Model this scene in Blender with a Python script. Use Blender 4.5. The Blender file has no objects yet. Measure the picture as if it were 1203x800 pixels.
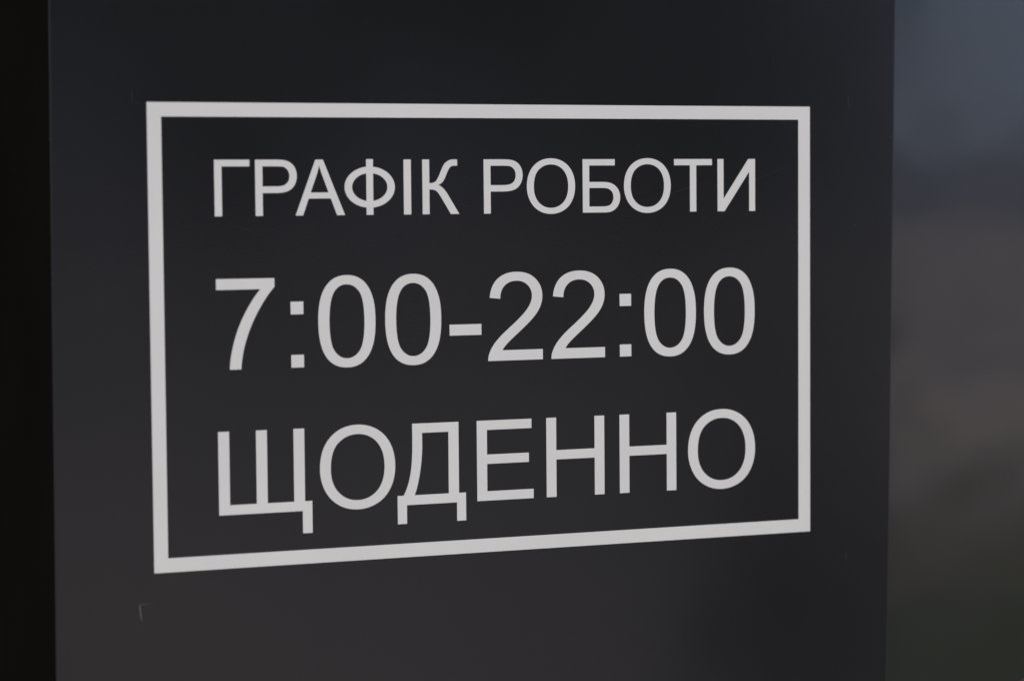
import bpy, bmesh, math, random
from mathutils import Vector, Matrix
random.seed(7)
scene = bpy.context.scene
COL = scene.collection
ZC = 1.50                                   # height of the centre of the lettering above the ground

# ------------------------------------------------------------------ camera
YAW, PITCH, ROLL = 0.37089, -0.05827, -0.00792
cam_d = bpy.data.cameras.new("camera")
cam = bpy.data.objects.new("camera", cam_d); COL.objects.link(cam)
cy, sy, cp, sp = math.cos(YAW), math.sin(YAW), math.cos(PITCH), math.sin(PITCH)
fwd = Vector((sy*cp, cy*cp, sp)); right = Vector((cy, -sy, 0)); up = right.cross(fwd)
r2 = right*math.cos(ROLL) + up*math.sin(ROLL)
u2 = -right*math.sin(ROLL) + up*math.cos(ROLL)
CAM = Vector((-0.513896, -1.345191, 0.077088 + ZC))
m = Matrix((r2, u2, -fwd)).transposed().to_4x4(); m.translation = CAM
cam.matrix_world = m
cam_d.sensor_width = 36.0
cam_d.lens = 2840/1203*36
cam_d.clip_start = 0.05; cam_d.clip_end = 2000
cam_d.dof.use_dof = True
cam_d.dof.focus_distance = 1.455
cam_d.dof.aperture_fstop = 4.0
scene.camera = cam

# ------------------------------------------------------------------ light
SUN_EL, SUN_AZ = 52, 215                    # veiled sun high in front of the panel, behind the camera's left shoulder
world = bpy.data.worlds.new("World"); scene.world = world; world.use_nodes = True
nt = world.node_tree
bg = nt.nodes["Background"]
sky = nt.nodes.new("ShaderNodeTexSky"); sky.sky_type = 'NISHITA'; sky.sun_disc = False
sky.sun_elevation = math.radians(SUN_EL); sky.sun_rotation = math.radians(SUN_AZ)
sky.air_density = 1.0; sky.dust_density = 0.6; sky.ozone_density = 3.0
# thin even cloud over the whole sky, in soft banks
tc = nt.nodes.new("ShaderNodeTexCoord"); mp = nt.nodes.new("ShaderNodeMapping"); mp.inputs["Scale"].default_value = (1, 1, 2.6)
cn = nt.nodes.new("ShaderNodeTexNoise"); cn.inputs["Scale"].default_value = 2.2; cn.inputs["Detail"].default_value = 5
cm = nt.nodes.new("ShaderNodeMapRange"); cm.inputs["From Min"].default_value = .3; cm.inputs["From Max"].default_value = .7
cm.inputs["To Min"].default_value = .45; cm.inputs["To Max"].default_value = .9
mx = nt.nodes.new("ShaderNodeMix"); mx.data_type = 'RGBA'
mx.inputs["B"].default_value = (3.9, 4.6, 6.8, 1)
nt.links.new(tc.outputs["Generated"], mp.inputs["Vector"]); nt.links.new(mp.outputs["Vector"], cn.inputs["Vector"])
nt.links.new(cn.outputs["Fac"], cm.inputs["Value"]); nt.links.new(cm.outputs["Result"], mx.inputs["Factor"])
nt.links.new(sky.outputs[0], mx.inputs["A"]); nt.links.new(mx.outputs["Result"], bg.inputs[0])
bg.inputs[1].default_value = 0.08
sd = bpy.data.lights.new("sun", 'SUN'); sd.energy = 1.5; sd.angle = math.radians(25); sd.color = (1, 0.87, 0.72)
so = bpy.data.objects.new("sun", sd); COL.objects.link(so)
ds = Vector((math.sin(math.radians(SUN_AZ))*math.cos(math.radians(SUN_EL)),
             math.cos(math.radians(SUN_AZ))*math.cos(math.radians(SUN_EL)), math.sin(math.radians(SUN_EL))))
so.rotation_euler = ds.to_track_quat('Z', 'Y').to_euler(); so.location = (0, 3, 6)
vs = scene.view_settings
vs.view_transform = 'Standard'; vs.look = 'None'; vs.gamma = 1; vs.use_curve_mapping = False
vs.exposure = 0.43
scene.cycles.use_denoising = True
scene.cycles.max_bounces = 8

# ------------------------------------------------------------------ helpers
def mat(name, base, rough=0.5, spec=0.5, noise=0.0, nscale=20.0, bump=0.0, bscale=800.0, metallic=0.0,
        rvar=0.0, rscale=30.0, second=None, ior=1.5, wave=0.0, wscale=12.0):
    """Principled material with procedural mottling, roughness wear and fine relief."""
    M = bpy.data.materials.new(name); M.use_nodes = True
    t = M.node_tree; N = t.nodes; L = t.links; b = N["Principled BSDF"]
    b.inputs["Roughness"].default_value = rough
    b.inputs["Metallic"].default_value = metallic
    b.inputs["IOR"].default_value = ior
    b.inputs["Specular IOR Level"].default_value = spec
    co = N.new("ShaderNodeTexCoord")
    nz = N.new("ShaderNodeTexNoise"); nz.inputs["Scale"].default_value = nscale; nz.inputs["Detail"].default_value = 6
    L.new(co.outputs["Object"], nz.inputs["Vector"])
    cr = N.new("ShaderNodeValToRGB")
    c2 = second if second else tuple(min(1, c*(1+noise)) for c in base)
    c1 = base if second else tuple(c*(1-noise) for c in base)
    cr.color_ramp.elements[0].position = 0.35; cr.color_ramp.elements[1].position = 0.65
    cr.color_ramp.elements[0].color = (*c1, 1); cr.color_ramp.elements[1].color = (*c2, 1)
    L.new(nz.outputs["Fac"], cr.inputs["Fac"]); L.new(cr.outputs["Color"], b.inputs["Base Color"])
    if rvar:
        n2 = N.new("ShaderNodeTexNoise"); n2.inputs["Scale"].default_value = rscale; n2.inputs["Detail"].default_value = 8
        L.new(co.outputs["Object"], n2.inputs["Vector"])
        mr = N.new("ShaderNodeMapRange")
        mr.inputs["From Min"].default_value = 0.3; mr.inputs["From Max"].default_value = 0.7
        mr.inputs["To Min"].default_value = rough-rvar; mr.inputs["To Max"].default_value = rough+rvar
        L.new(n2.outputs["Fac"], mr.inputs["Value"]); L.new(mr.outputs["Result"], b.inputs["Roughness"])
    if wave:        # large shallow waviness of the sheet ("oil canning")
        n4 = N.new("ShaderNodeTexNoise"); n4.inputs["Scale"].default_value = wscale; n4.inputs["Detail"].default_value = 1
        L.new(co.outputs["Object"], n4.inputs["Vector"])
        b4 = N.new("ShaderNodeBump"); b4.inputs["Strength"].default_value = 1; b4.inputs["Distance"].default_value = wave
        L.new(n4.outputs["Fac"], b4.inputs["Height"]); L.new(b4.outputs["Normal"], b.inputs["Normal"])
    if bump:
        n3 = N.new("ShaderNodeTexNoise"); n3.inputs["Scale"].default_value = bscale; n3.inputs["Detail"].default_value = 3
        L.new(co.outputs["Object"], n3.inputs["Vector"])
        bp = N.new("ShaderNodeBump"); bp.inputs["Strength"].default_value = bump; bp.inputs["Distance"].default_value = 0.0005
        L.new(n3.outputs["Fac"], bp.inputs["Height"])
        if wave: L.new(b4.outputs["Normal"], bp.inputs["Normal"])
        L.new(bp.outputs["Normal"], b.inputs["Normal"])
    return M

def link(name, me, material, parent=None):
    o = bpy.data.objects.new(name, me); COL.objects.link(o)
    if material and not me.materials: me.materials.append(material)
    if parent: o.parent = parent
    return o

def mesh(name, verts, faces):
    me = bpy.data.meshes.new(name); me.from_pydata(verts, [], faces); me.update(); return me

def prism(name, pts, y0, y1, bevel=0.0, seg=2):
    """closed x/z outline (counter-clockwise) between the depths y0 < y1"""
    n = len(pts)
    v = [(x, y0, z) for x, z in pts] + [(x, y1, z) for x, z in pts]
    f = [tuple(range(n)), tuple(reversed(range(n, 2*n)))]
    f += [(i, i+n, (i+1) % n + n, (i+1) % n) for i in range(n)]
    me = mesh(name, v, f)
    bm = bmesh.new(); bm.from_mesh(me); bmesh.ops.recalc_face_normals(bm, faces=bm.faces)
    if bevel:
        bmesh.ops.bevel(bm, geom=list(bm.edges), offset=bevel, segments=seg, affect='EDGES', profile=0.5)
        for fc in bm.faces: fc.smooth = fc.calc_area() < 0.02*0.02
    bm.to_mesh(me); bm.free(); return me

def tag(o, label=None, cat=None, group=None, kind=None):
    if label: o["label"] = label
    if cat: o["category"] = cat
    if group: o["group"] = group
    if kind: o["kind"] = kind
    return o

def empty(name, loc):
    o = bpy.data.objects.new(name, None); o.location = loc; o.empty_display_size = 0.05
    COL.objects.link(o); return o

# ------------------------------------------------------------------ materials
M_panel = mat("graphite powder coat", (0.0122, 0.0128, 0.0136), rough=0.15, noise=0.08, nscale=6, bump=0.04, bscale=900, ior=1.51, wave=0.0010, wscale=6, rvar=0.035, rscale=7)
M_glass = mat("dark tinted glass", (0.004, 0.004, 0.0045), rough=0.115, noise=0.05, nscale=3, rvar=0.015, rscale=9, ior=2.18, wave=0.0009, wscale=11)
M_vinyl = mat("off-white vinyl film", (0.755, 0.758, 0.705), rough=0.38, noise=0.022, nscale=14, bump=0.06, bscale=500)
M_score = mat("scored paint", (0.12, 0.113, 0.106), rough=0.6, noise=0.3, nscale=900)
M_score_faint = mat("faintly scored paint", (0.032, 0.031, 0.031), rough=0.5, noise=0.3, nscale=900)
M_dust = mat("dust", (0.17, 0.165, 0.155), rough=0.9, noise=0.3, nscale=300)
M_trim = mat("satin grey seal", (0.03, 0.03, 0.032), rough=0.30, noise=0.05, nscale=60)
M_void = mat("black rubberised paint", (0.006, 0.0055, 0.0045), rough=0.85, spec=0.1, noise=0.15, nscale=9)
M_blue = mat("dark blue film", (0.010, 0.011, 0.030), rough=0.4, noise=0.05, nscale=60)
M_pink = mat("faded red film", (0.050, 0.036, 0.040), rough=0.5, noise=0.08, nscale=60)
M_paving = mat("pale paving", (0.32, 0.305, 0.30), rough=0.9, nscale=0.15, second=(0.68, 0.585, 0.50))
M_warm_patch = mat("warm patch for reflection", (0.66, 0.55, 0.45), rough=0.9, nscale=1.2, second=(0.80, 0.67, 0.54))  # for the added ground sheets, pale to brighten their warm reflections
M_dark_wedge = mat("dark wedge for reflection", (0.055, 0.052, 0.056), rough=0.9, nscale=1.5, second=(0.09, 0.085, 0.09))  # for the added ground wedge that darkens the panel's reflection
M_dry = mat("dry trodden grass", (0.15, 0.15, 0.095), rough=0.9, nscale=0.7, second=(0.30, 0.26, 0.19))
M_lawn = mat("lawn", (0.06, 0.095, 0.045), rough=0.9, nscale=0.5, second=(0.13, 0.16, 0.08))
M_leaf = mat("dark foliage", (0.055, 0.080, 0.045), rough=0.6, nscale=0.8, second=(0.10, 0.13, 0.065))
M_plaster = mat("grey plaster", (0.66, 0.65, 0.70), rough=0.9, noise=0.15, nscale=0.3)
M_roof = mat("coping stone", (0.35, 0.35, 0.38), rough=0.7, noise=0.1, nscale=1)
M_bark = mat("bark", (0.07, 0.055, 0.042), rough=0.9, noise=0.3, nscale=6)

# ------------------------------------------------------------------ setting
g = link("ground", mesh("ground", [(-900, -900, 0), (900, -900, 0), (900, 900, 0), (-900, 900, 0)], [(0, 1, 2, 3)]), M_paving)
tag(g, kind="structure")
lw = link("lawn", mesh("lawn", [(2.3, -1.2, .012), (3.0, -5.0, .012), (3.9, -6.3, .012), (4.5, -6.5, .012), (5.2, -6.3, .012), (6.2, -6.7, .012), (9, -7.0, .012), (26, -7.2, .012), (26, -1.2, .012)], [(8, 7, 6, 5, 4, 3, 2, 1, 0)]), M_lawn)
tag(lw, kind="structure")

vg = link("dark_reflection_wedge", mesh("dark_reflection_wedge", [(2.0, -3.5, .008), (2.9, -5.9, .008), (14.6, -30, .008), (17.3, -30, .008), (3.75, -6.2, .008), (2.4, -3.5, .008)], [(0, 5, 4, 3, 2, 1)]), M_dark_wedge)  # added dark wedge, out of view, to darken the reflection towards the panel's right
tag(vg, kind="structure")
dg = link("dry_grass", mesh("dry_grass", [(3.7, -6.0, .006), (4.5, -7.8, .006), (5.4, -9.4, .006), (6.4, -9.9, .006), (8, -11.2, .006), (14, -11.6, .006), (14, -6.0, .006)], [(0, 6, 5, 4, 3, 2, 1)]), M_dry)
tag(dg, kind="structure")
# pale warm sheets added on the paving, to mirror as warm glows
def patch(cx, cy, ax, ay, rot):
    n = 28; v = []
    for i in range(n):
        a = 2*math.pi*i/n; k = 1 + .16*math.sin(3*a+cx) + .1*math.sin(5*a+cy) + random.uniform(-.05, .05)
        px, py = ax*k*math.cos(a), ay*k*math.sin(a)
        v.append((cx+px*math.cos(rot)-py*math.sin(rot), cy+px*math.sin(rot)+py*math.cos(rot), .004))
    tag(link("warm_reflection_patch", mesh("warm_reflection_patch", v, [tuple(range(n))]), M_warm_patch), kind="structure")
for a in [(1.5, -9.0, .55, 1.3, .1), (1.6, -6.1, .75, .8, 0), (22.8, -34.8, 3.4, 9, .5), (8.5, -13.7, .8, 2.2, .5)]: patch(*a)

# trees that stand across the paving and show as the dark greenish reflection in the panel
def crown_mesh(rad, height, n, leaf):
    v, f = [], []
    lobes = [(Vector((random.uniform(-.5, .5)*rad, random.uniform(-.5, .5)*rad, random.uniform(.25, .8)*height)),
              random.uniform(.35, .6)*rad) for _ in range(14)]
    for _ in range(n):
        c, r = random.choice(lobes)
        d = Vector([random.gauss(0, 1) for _ in range(3)]).normalized()
        p = c + Vector((d.x*r, d.y*r, d.z*r*height/rad*.42))*random.uniform(.55, 1.05)
        a = Vector([random.gauss(0, 1) for _ in range(3)]).normalized(); b = a.orthogonal().normalized()
        s = leaf*random.uniform(.6, 1.3); k = len(v)
        v += [p - a*s, p + b*s*.5, p + a*s, p - b*s*.5]; f.append((k, k+1, k+2, k+3))
    return mesh("crown", v, f)
def trunk_mesh(h, r):
    v, f, n = [], [], 10
    for i in range(7):
        t = i/6; rr = r*(1-.6*t)*(1.35 if i == 0 else 1); ox, oy = .12*math.sin(t*3), .1*math.sin(t*4)
        for k in range(n):
            a = 2*math.pi*k/n; v.append((ox+rr*math.cos(a), oy+rr*math.sin(a), h*t))
    for i in range(6):
        for k in range(n):
            f.append((i*n+k, i*n+(k+1) % n, (i+1)*n+(k+1) % n, (i+1)*n+k))
    return mesh("trunk", v, f)
crowns = [crown_mesh(3.2, 8.5, 9000, .22), crown_mesh(2.7, 7.2, 8000, .2)]
tr_m = trunk_mesh(5.0, .24)
spots = [(2.6, -25, 0, "dark leafy tree mirrored at the far left of the dark panel"),
         (7.0, -27.5, 1, "dark leafy tree mirrored in the left half of the panel"),
         (11.2, -27, 0, "dark leafy tree mirrored in the right half of the panel"),
         (13.3, -28.5, 0, "dark leafy tree mirrored at the right edge of the dark panel")]
for i, (x, y, k, lab) in enumerate(spots):
    t = empty("broadleaf_tree", (x, y, 0)); t.rotation_euler.z = i*1.3
    tag(t, lab, "tree", group="trees mirrored in the dark panel")
    link("trunk", tr_m, M_bark, t)
    c = link("crown", crowns[k], M_leaf, t); c.location.z = .9
# long rendered wall closing the view beyond the paving
wl = empty("boundary_wall", (30, -80, 0))
tag(wl, "long low pale wall beyond the paving, seen only as a blurred band mirrored in the glass", "wall")
link("wall_face", prism("wall_face", [(-60, .01), (60, .01), (60, 3.9), (-60, 3.9)], -.3, 0), M_plaster, wl)
link("coping", prism("coping", [(-60.1, 3.905), (60.1, 3.905), (60.1, 4.05), (-60.1, 4.05)], -.36, .06), M_roof, wl)

# ------------------------------------------------------------------ black recess on the left
rec = empty("recess", (-0.60, 0.0, 0.0))
tag(rec, "black unlit recess running down the left side of the sign panel", "recess")
def box(name, x0, x1, y0, y1, z0, z1, material, parent, bevel=.002):
    ox, oy, oz = parent.location
    me = prism(name, [(x0-ox, z0-oz), (x1-ox, z0-oz), (x1-ox, z1-oz), (x0-ox, z1-oz)], y0-oy, y1-oy, bevel)
    return link(name, me, material, parent)
box("back_panel", -1.15, -0.20, 0.450, 0.470, 0.005, 2.75, M_void, rec)
box("side_panel", -0.225, -0.205, 0.006, 0.446, 0.005, 2.75, M_void, rec)
box("side_panel", -1.17, -1.152, 0.004, 0.470, 0.005, 2.75, M_void, rec)
box("top_panel", -1.15, -0.226, 0.004, 0.448, 2.73, 2.748, M_void, rec)

# ------------------------------------------------------------------ dark glass on the right, set back a little
gl = empty("glass_panel", (0.72, 0.03, 0.0))
tag(gl, "dark glossy glass panel right of the sign, mirroring blurred sky, paving and lawn", "glass panel")
box("pane", 0.245, 1.30, 0.016, 0.026, 0.02, 2.74, M_glass, gl, .001)
# narrow seal along the joint with the sign panel
def xr(z):    # right edge of the sign panel, traced (metres about the lettering centre)
    return 0.2709 + (z - 0.2011)*(0.2709-0.2650)/(0.2011+0.2333)
def xl(z):
    return -0.2639 + (z - 0.1891)*(-0.2639+0.2668)/(0.1891+0.1906)
ZB, ZT = -1.46, 1.22
ox, oy, oz = gl.location
sp_ = [(xr(ZB)-.004-ox, ZB+ZC), (xr(ZB)+.0030-ox, ZB+ZC), (xr(ZT)+.0022-ox, ZT+ZC), (xr(ZT)-.004-ox, ZT+ZC)]
link("seal", prism("seal", sp_, .0035-oy, .0155-oy, .0004), M_trim, gl)

# small round sticker whose rim just enters the bottom right corner
st = empty("round_sticker", (0, 0, 0))
tag(st, "dark blue round sticker with faded red rim in the bottom right corner of the glass", "sticker")

# ------------------------------------------------------------------ the sign
sign = empty("opening_hours_sign", (0, 0, ZC))
tag(sign, "dark graphite panel with white framed opening hours lettering in Cyrillic, 7:00-22:00", "sign")
panel = link("panel", prism("panel", [(xl(ZB), ZB), (xr(ZB), ZB), (xr(ZT), ZT), (xl(ZT), ZT)], 0.0, 0.003, .0006, 3), M_panel, sign)

TH = 0.00018          # film thickness
def film(name, loops, parent=sign, th=TH):
    cu = bpy.data.curves.new(name, 'CURVE'); cu.dimensions = '2D'; cu.fill_mode = 'BOTH'; cu.extrude = th/2
    for lp in loops:
        s = cu.splines.new('POLY'); s.points.add(len(lp)-1); s.use_cyclic_u = True
        for i, (x, z) in enumerate(lp): s.points[i].co = (x, z, 0, 1)
    tmp = bpy.data.objects.new("tmp", cu); COL.objects.link(tmp)
    me = bpy.data.meshes.new_from_object(tmp.evaluated_get(bpy.context.evaluated_depsgraph_get()))
    bpy.data.objects.remove(tmp); bpy.data.curves.remove(cu)
    me.transform(Matrix.Rotation(math.radians(90), 4, 'X')); me.name = name
    for v_ in me.vertices: v_.co.y -= th/2 + 0.00002
    me.materials.clear()
    return link(name, me, M_vinyl, parent)

def Q(s, n=9):
    """path string in font units with M/L and Q (TrueType quadratic) -> list of points"""
    tok = s.split(); out = []; i = 0; cmd = None; cur = None
    while i < len(tok):
        if tok[i] in 'MLQHV': cmd = tok[i]; i += 1
        if cmd in 'ML': cur = (float(tok[i]), float(tok[i+1])); i += 2; out.append(cur)
        elif cmd == 'H': cur = (float(tok[i]), cur[1]); i += 1; out.append(cur)
        elif cmd == 'V': cur = (cur[0], float(tok[i])); i += 1; out.append(cur)
        else:
            c = (float(tok[i]), float(tok[i+1])); e = (float(tok[i+2]), float(tok[i+3])); i += 4
            for k in range(1, n+1):
                t = k/n; out.append(((1-t)**2*cur[0]+2*t*(1-t)*c[0]+t*t*e[0], (1-t)**2*cur[1]+2*t*(1-t)*c[1]+t*t*e[1]))
            cur = e
    if abs(out[0][0]-out[-1][0]) < .5 and abs(out[0][1]-out[-1][1]) < .5: out.pop()
    return out
def arc(cx, cz, rx, rz, a0, a1, n=40):
    return [(cx+rx*math.cos(math.radians(a0+(a1-a0)*k/n)), cz+rz*math.sin(math.radians(a0+(a1-a0)*k/n))) for k in range(n+1)]
phi_o = 735
G = {
 'Г': [Q("M 161 0 V 1466 H 1098 V 1293 H 355 V 0")],
 'Р': [Q("M 158 0 V 1466 H 711 Q 857 1466 934 1452 Q 1042 1434 1115 1383.5 Q 1188 1333 1232.5 1242 Q 1277 1151 1277 1042 Q 1277 855 1158 725.5 Q 1039 596 728 596 H 352 V 0"),
       Q("M 352 769 H 731 Q 919 769 998 839 Q 1077 909 1077 1036 Q 1077 1128 1030.5 1193.5 Q 984 1259 908 1280 Q 859 1293 727 1293 H 352")],
 'А': [Q("M -3 0 L 560 1466 H 769 L 1369 0 H 1148 L 977 444 H 364 L 203 0"),
       Q("M 420 602 H 917 L 764 1008 Q 694 1193 660 1312 Q 632 1171 581 1036")],
 'І': [Q("M 191 0 V 1466 H 385 V 0")],
 'К': [Q("M 161 1466 H 355 V 831 Q 484 831 536 881 Q 588 931 668 1121 Q 727 1264 765 1321.5 Q 803 1379 873 1422.5 Q 943 1466 1028 1466 L 1145 1464 V 1296 L 1075 1298 Q 985 1298 942 1255 Q 898 1212 841 1073 Q 770 899 721 853.5 Q 672 808 603 780 Q 741 742 875 525 L 1195 0 H 956 L 696 432 Q 616 567 556 616.5 Q 496 666 355 666 V 0 H 161")],
 'О': [Q("M 99 714 Q 99 1079 295 1285.5 Q 491 1492 801 1492 Q 1004 1492 1167 1395 Q 1330 1298 1415.5 1124.5 Q 1501 951 1501 731 Q 1501 508 1411 332 Q 1321 156 1156 65.5 Q 991 -25 800 -25 Q 593 -25 430 75 Q 267 175 183 348 Q 99 521 99 714"),
       Q("M 299 711 Q 299 446 441.5 293.5 Q 584 141 799 141 Q 1018 141 1159.5 295 Q 1301 449 1301 732 Q 1301 911 1240.5 1044.5 Q 1180 1178 1063.5 1251.5 Q 947 1325 802 1325 Q 596 1325 447.5 1183.5 Q 299 1042 299 711")],
 'Б': [Q("M 161 1466 H 1117 V 1293 H 355 V 842 H 715 Q 910 842 1012 802 Q 1130 757 1202 655 Q 1274 553 1274 421 Q 1274 270 1196 165 Q 1118 60 1004 24 Q 930 0 780 0 H 161"),
       Q("M 355 166 H 745 Q 872 166 938 190 Q 1000 214 1037 277 Q 1074 340 1074 419 Q 1074 526 1009 594 Q 944 662 830 672 Q 780 676 665 676 H 355")],
 'Т': [Q("M 531 0 V 1293 H 48 V 1466 H 1210 V 1293 H 725 V 0")],
 'И': [Q("M 157 1466 H 341 V 349 L 1107 1466 H 1316 V 0 H 1132 V 1106 L 368 0 H 157")],
 '7': [Q("M 97 1274 V 1447 H 1046 V 1307 Q 906 1158 768.5 911 Q 631 664 556 403 Q 502 219 487 0 H 302 Q 305 173 370 418 Q 435 663 556.5 890.5 Q 678 1118 815 1274")],
 ':': [Q("M 185 857 V 1062 H 390 V 857"), Q("M 185 0 V 205 H 390 V 0")],
 '0': [Q("M 85 723 Q 85 983 138.5 1141.5 Q 192 1300 297.5 1386 Q 403 1472 563 1472 Q 681 1472 770 1424.5 Q 859 1377 917 1287.5 Q 975 1198 1008 1069.5 Q 1041 941 1041 723 Q 1041 465 988 306.5 Q 935 148 829.5 61.5 Q 724 -25 563 -25 Q 351 -25 230 127 Q 85 310 85 723"),
       Q("M 270 723 Q 270 362 354.5 242.5 Q 439 123 563 123 Q 687 123 771.5 243 Q 856 363 856 723 Q 856 1085 771.5 1204 Q 687 1323 561 1323 Q 437 1323 363 1218 Q 270 1084 270 723")],
 '-': [Q("M 65 440 V 621 H 618 V 440")],
 '2': [Q("M 1031 173 V 0 H 62 Q 60 65 83 125 Q 120 224 201.5 320 Q 283 416 437 542 Q 676 738 760 852.5 Q 844 967 844 1069 Q 844 1176 767.5 1249.5 Q 691 1323 568 1323 Q 438 1323 360 1245 Q 282 1167 281 1029 L 96 1048 Q 115 1255 239 1363.5 Q 363 1472 572 1472 Q 783 1472 906 1355 Q 1029 1238 1029 1065 Q 1029 977 993 892 Q 957 807 873.5 713 Q 790 619 596 455 Q 434 319 388 270.5 Q 342 222 312 173")],
 'Щ': [Q("M 161 1466 H 355 V 173 H 831 V 1466 H 1025 V 173 H 1502 V 1466 H 1696 V 173 H 1826 V -397 H 1653 V 0 H 161")],
 'Д': [Q("M 287 1466 H 1164 V 173 H 1297 V -337 H 1124 V 0 H 173 V -337 H 0 V 173 H 113 Q 196 310 241 530 Q 287 760 287 1150"),
       Q("M 472 1293 V 1130 Q 472 850 430 600 Q 386 330 321 173 H 970 V 1293")],
 'Е': [Q("M 162 0 V 1466 H 1222 V 1293 H 356 V 844 H 1167 V 672 H 356 V 173 H 1256 V 0")],
 'Н': [Q("M 164 0 V 1466 H 358 V 864 H 1120 V 1466 H 1314 V 0 H 1120 V 691 H 358 V 0")],
}
# Ф: outer outline with the stem ends, two counters beside the stem
S0, S1, OX, OZ, IX, IZ, CX = 661, 850, 696, 545, 490, 372, 756
def cutx(rx, rz, x): return rz*math.sqrt(max(0, 1-((x-CX)/rx)**2))
zt0, zt1 = cutx(OX, OZ, S1), cutx(OX, OZ, S0)
a1 = math.degrees(math.atan2(zt0/OZ, (S1-CX)/OX)); a2 = math.degrees(math.atan2(zt1/OZ, (S0-CX)/OX))
out = arc(CX, phi_o, OX, OZ, -a1, a1) + [(S1, 1477), (S0, 1477)] + arc(CX, phi_o, OX, OZ, a2, 360-a2) + [(S0, 0), (S1, 0)]
b1 = math.degrees(math.atan2(cutx(IX, IZ, S1)/IZ, (S1-CX)/IX)); b2 = math.degrees(math.atan2(cutx(IX, IZ, S0)/IZ, (S0-CX)/IX))
G['Ф'] = [out, arc(CX, phi_o, IX, IZ, -b1, b1), arc(CX, phi_o, IX, IZ, b2, 360-b2)]

# measured left and right edge of every character on the panel, in millimetres from the centre
LINES = [
 (68.68, 0.02192, [('Г', -171.7, -151.0), ('Р', -147.7, -123.0), ('А', -124.0, -94.2), ('Ф', -94.3, -63.6), ('І', -58.1, -53.6),
                   ('К', -46.5, -23.6), ('Р', -8.0, 16.8), ('О', 19.5, 50.7), ('Б', 55.7, 80.3), ('О', 82.9, 114.1), ('Т', 116.4, 142.1), ('И', 145.9, 171.7)]),
 (-18.95, 0.03590, [('7', -171.6, -137.2), (':', -127.7, -120.1), ('0', -111.2, -76.4), ('0', -70.4, -35.6), ('-', -30.4, -10.3),
                    ('2', -6.1, 29.0), ('2', 34.6, 69.7), (':', 79.6, 87.2), ('0', 96.0, 130.8), ('0', 136.4, 171.2)]),
 (-102.4, 0.03275, [('Щ', -171.7, -116.2), ('О', -111.3, -65.2), ('Д', -63.9, -21.0), ('Е', -13.8, 22.4), ('Н', 30.9, 68.9),
                    ('Н', 79.1, 117.1), ('О', 125.2, 171.3)]),
]
for zb, sz, chars in LINES:
    for ch, l, r in chars:
        loops = G[ch]
        x0 = min(p[0] for lp in loops for p in lp); x1 = max(p[0] for lp in loops for p in lp)
        k = (r-l)/(x1-x0)
        pts = [[((l+(x-x0)*k)/1000, (zb+z*sz)/1000) for x, z in lp] for lp in loops]
        nm = {'-': 'hyphen'}.get(ch, 'digit' if ch in '0279' and ch.isdigit() else 'letter')
        if ch == ':':                       # the two dots are separate pieces of film
            for lp in pts: film("colon_dot", [lp])
        else: film(nm, pts)
# the frame line round the text
W2, H2, B = 0.21, 0.266533/2, 0.00813
film("border", [[(-W2, -H2), (W2, -H2), (W2, H2), (-W2, H2)], [(-W2+B, -H2+B), (W2-B, -H2+B), (W2-B, H2-B), (-W2+B, H2-B)]])

# ---- pixel of the photograph -> point on the panel plane (used once, to place marks where they stand)
def on_panel(px, py, y=0.0):
    D = r2*((px-601.5)/2840) + u2*((400-py)/2840) + fwd
    t = (y-CAM.y)/D.y
    return CAM.x + D.x*t, CAM.z - ZC + D.z*t
def stroke(name, pts, widths, material, parent=sign, y=0.0, th=.00008):
    P = [on_panel(a, b) for a, b in pts]; v = []; f = []
    for i, (x, z) in enumerate(P):
        a = P[max(0, i-1)]; b = P[min(len(P)-1, i+1)]
        d = Vector((b[0]-a[0], b[1]-a[1])).normalized(); n = Vector((-d.y, d.x))*widths[i]/2000
        v += [(x+n.x, y-.00001, z+n.y), (x-n.x, y-.00001, z-n.y), (x+n.x, y-th, z+n.y), (x-n.x, y-th, z-n.y)]
    for i in range(len(P)-1):
        k = 4*i
        f += [(k+2, k+3, k+7, k+6), (k, k+2, k+6, k+4), (k+1, k+5, k+7, k+3)]
    return link(name, mesh(name, v, f), material, parent)
stroke("cut_mark", [(164.3, 709.3), (164.5, 714), (165, 719), (165.6, 724), (166.6, 729)], [.35, .6, .6, .5, .15], M_score)
stroke("cut_mark", [(165.5, 709.8), (170, 709.6), (176, 708.8), (180.5, 707.8)], [.14, .18, .13, .04], M_score)
stroke("cut_mark", [(154.8, 104), (155.0, 112), (155.3, 121.5)], [.15, .34, .15], M_score_faint)
stroke("cut_mark", [(155.8, 121.6), (160, 121.4), (164, 121.2)], [.12, .14, .05], M_score_faint)
stroke("cut_mark", [(996.2, 112), (996.5, 120), (996.6, 128)], [.15, .34, .1], M_score_faint)
stroke("cut_mark", [(993.8, 648), (993.8, 652), (993.6, 656)], [.3, .5, .2], M_score_faint)
# hairline scratches from wiping
for pts in ([(884, 214), (908, 203), (932, 194)], [(760, 236), (800, 224), (838, 212)], [(222, 786), (232, 776), (240, 768)],
            [(268, 262), (300, 274), (330, 286)], [(238, 690), (262, 683), (290, 672)], [(648, 744), (672, 752), (690, 763)],
            [(905, 60), (908, 68), (909, 77)], [(110, 330), (118, 352), (124, 371)], [(470, 690), (520, 684), (566, 676)]):
    stroke("scratch", pts, [.04, .16, .04], M_score_faint)
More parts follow.
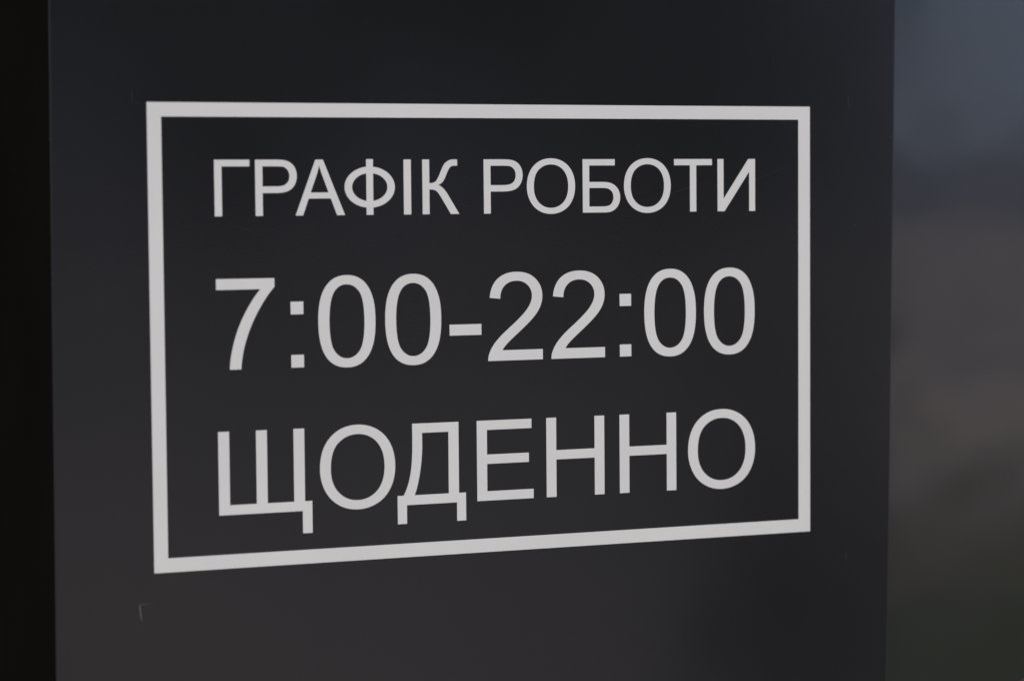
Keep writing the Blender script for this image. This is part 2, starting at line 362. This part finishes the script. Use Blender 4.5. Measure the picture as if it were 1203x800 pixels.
# dust and chips on the coating: far too small to pick apart
random.seed(3)
specks = [(751, 172, .40), (726, 282, .45), (1004, 265, .5), (966, 114, .3), (934, 500, .35), (58.8, 164, .5), (990, 352, .3), (1046, 161, .5), (905, 196, .22)]
specks += [(random.uniform(75, 1030), random.uniform(5, 795), random.choice([.08, .10, .13, .16, .24])) for _ in range(190)]
v, f = [], []
for px, py, r in specks:
    x, z = on_panel(px, py); n = 7; k = len(v); y = -.0002 if r > .2 else -.00024
    for i in range(n):
        a = 2*math.pi*i/n; rr = r/2000*random.uniform(.7, 1.3); v.append((x+rr*math.cos(a), -.00001, z+rr*math.sin(a)))
    v.append((x, y, z))
    f += [(k+(i+1) % n, k+i, k+n) for i in range(n)]
tag(link("dust_specks", mesh("dust_specks", v, f), M_dust, sign), kind="stuff")

# nicks in the edge of the film where the knife caught
v, f = [], []
for px, py, r in [(276, 137.3, .32), (214, 137.0, .2), (287, 651.3, .3), (851, 615.6, .35), (937.8, 300, .22), (500, 656.6, .2), (190.5, 240, .22), (661, 126, .12), (947, 579, .28), (690, 629, .2), (936.8, 420, .18)]:
    x, z = on_panel(px, py); k = len(v); n = 5
    for i in range(n):
        a = 2*math.pi*i/n+px; rr = r/1000*random.uniform(.6, 1.2); v.append((x+rr*math.cos(a), -.00022, z+.7*rr*math.sin(a)))
    f.append(tuple(range(k+n-1, k-1, -1)))
tag(link("edge_nicks", mesh("edge_nicks", v, f), M_score, sign), kind="stuff")

# ---- sticker at the corner of the glass
cx_, cz_ = on_panel(1226, 851.5, 0.016)
st.location = (cx_, 0.0157, cz_+ZC)
def disc(name, r0, r1, y0, y1, material):
    n = 96; v, f = [], []
    for i in range(n):
        a = 2*math.pi*i/n; c, s = math.cos(a), math.sin(a)
        v += [(r0*c, y0, r0*s), (r1*c, y0, r1*s), (r1*c, y1, r1*s), (r0*c, y1, r0*s)]
    for i in range(n):
        k, q = 4*i, 4*((i+1) % n)
        f += [(k, k+1, q+1, q), (k+1, k+2, q+2, q+1), (k+2, k+3, q+3, q+2), (k+3, k, q, q+3)]
    me = mesh(name, v, f); bm = bmesh.new(); bm.from_mesh(me); bmesh.ops.recalc_face_normals(bm, faces=bm.faces); bm.to_mesh(me); bm.free()
    return link(name, me, material, st)
disc("face", .002, .0345, 0, -.00018, M_blue)
disc("rim", .0345, .0370, 0, -.00022, M_pink)
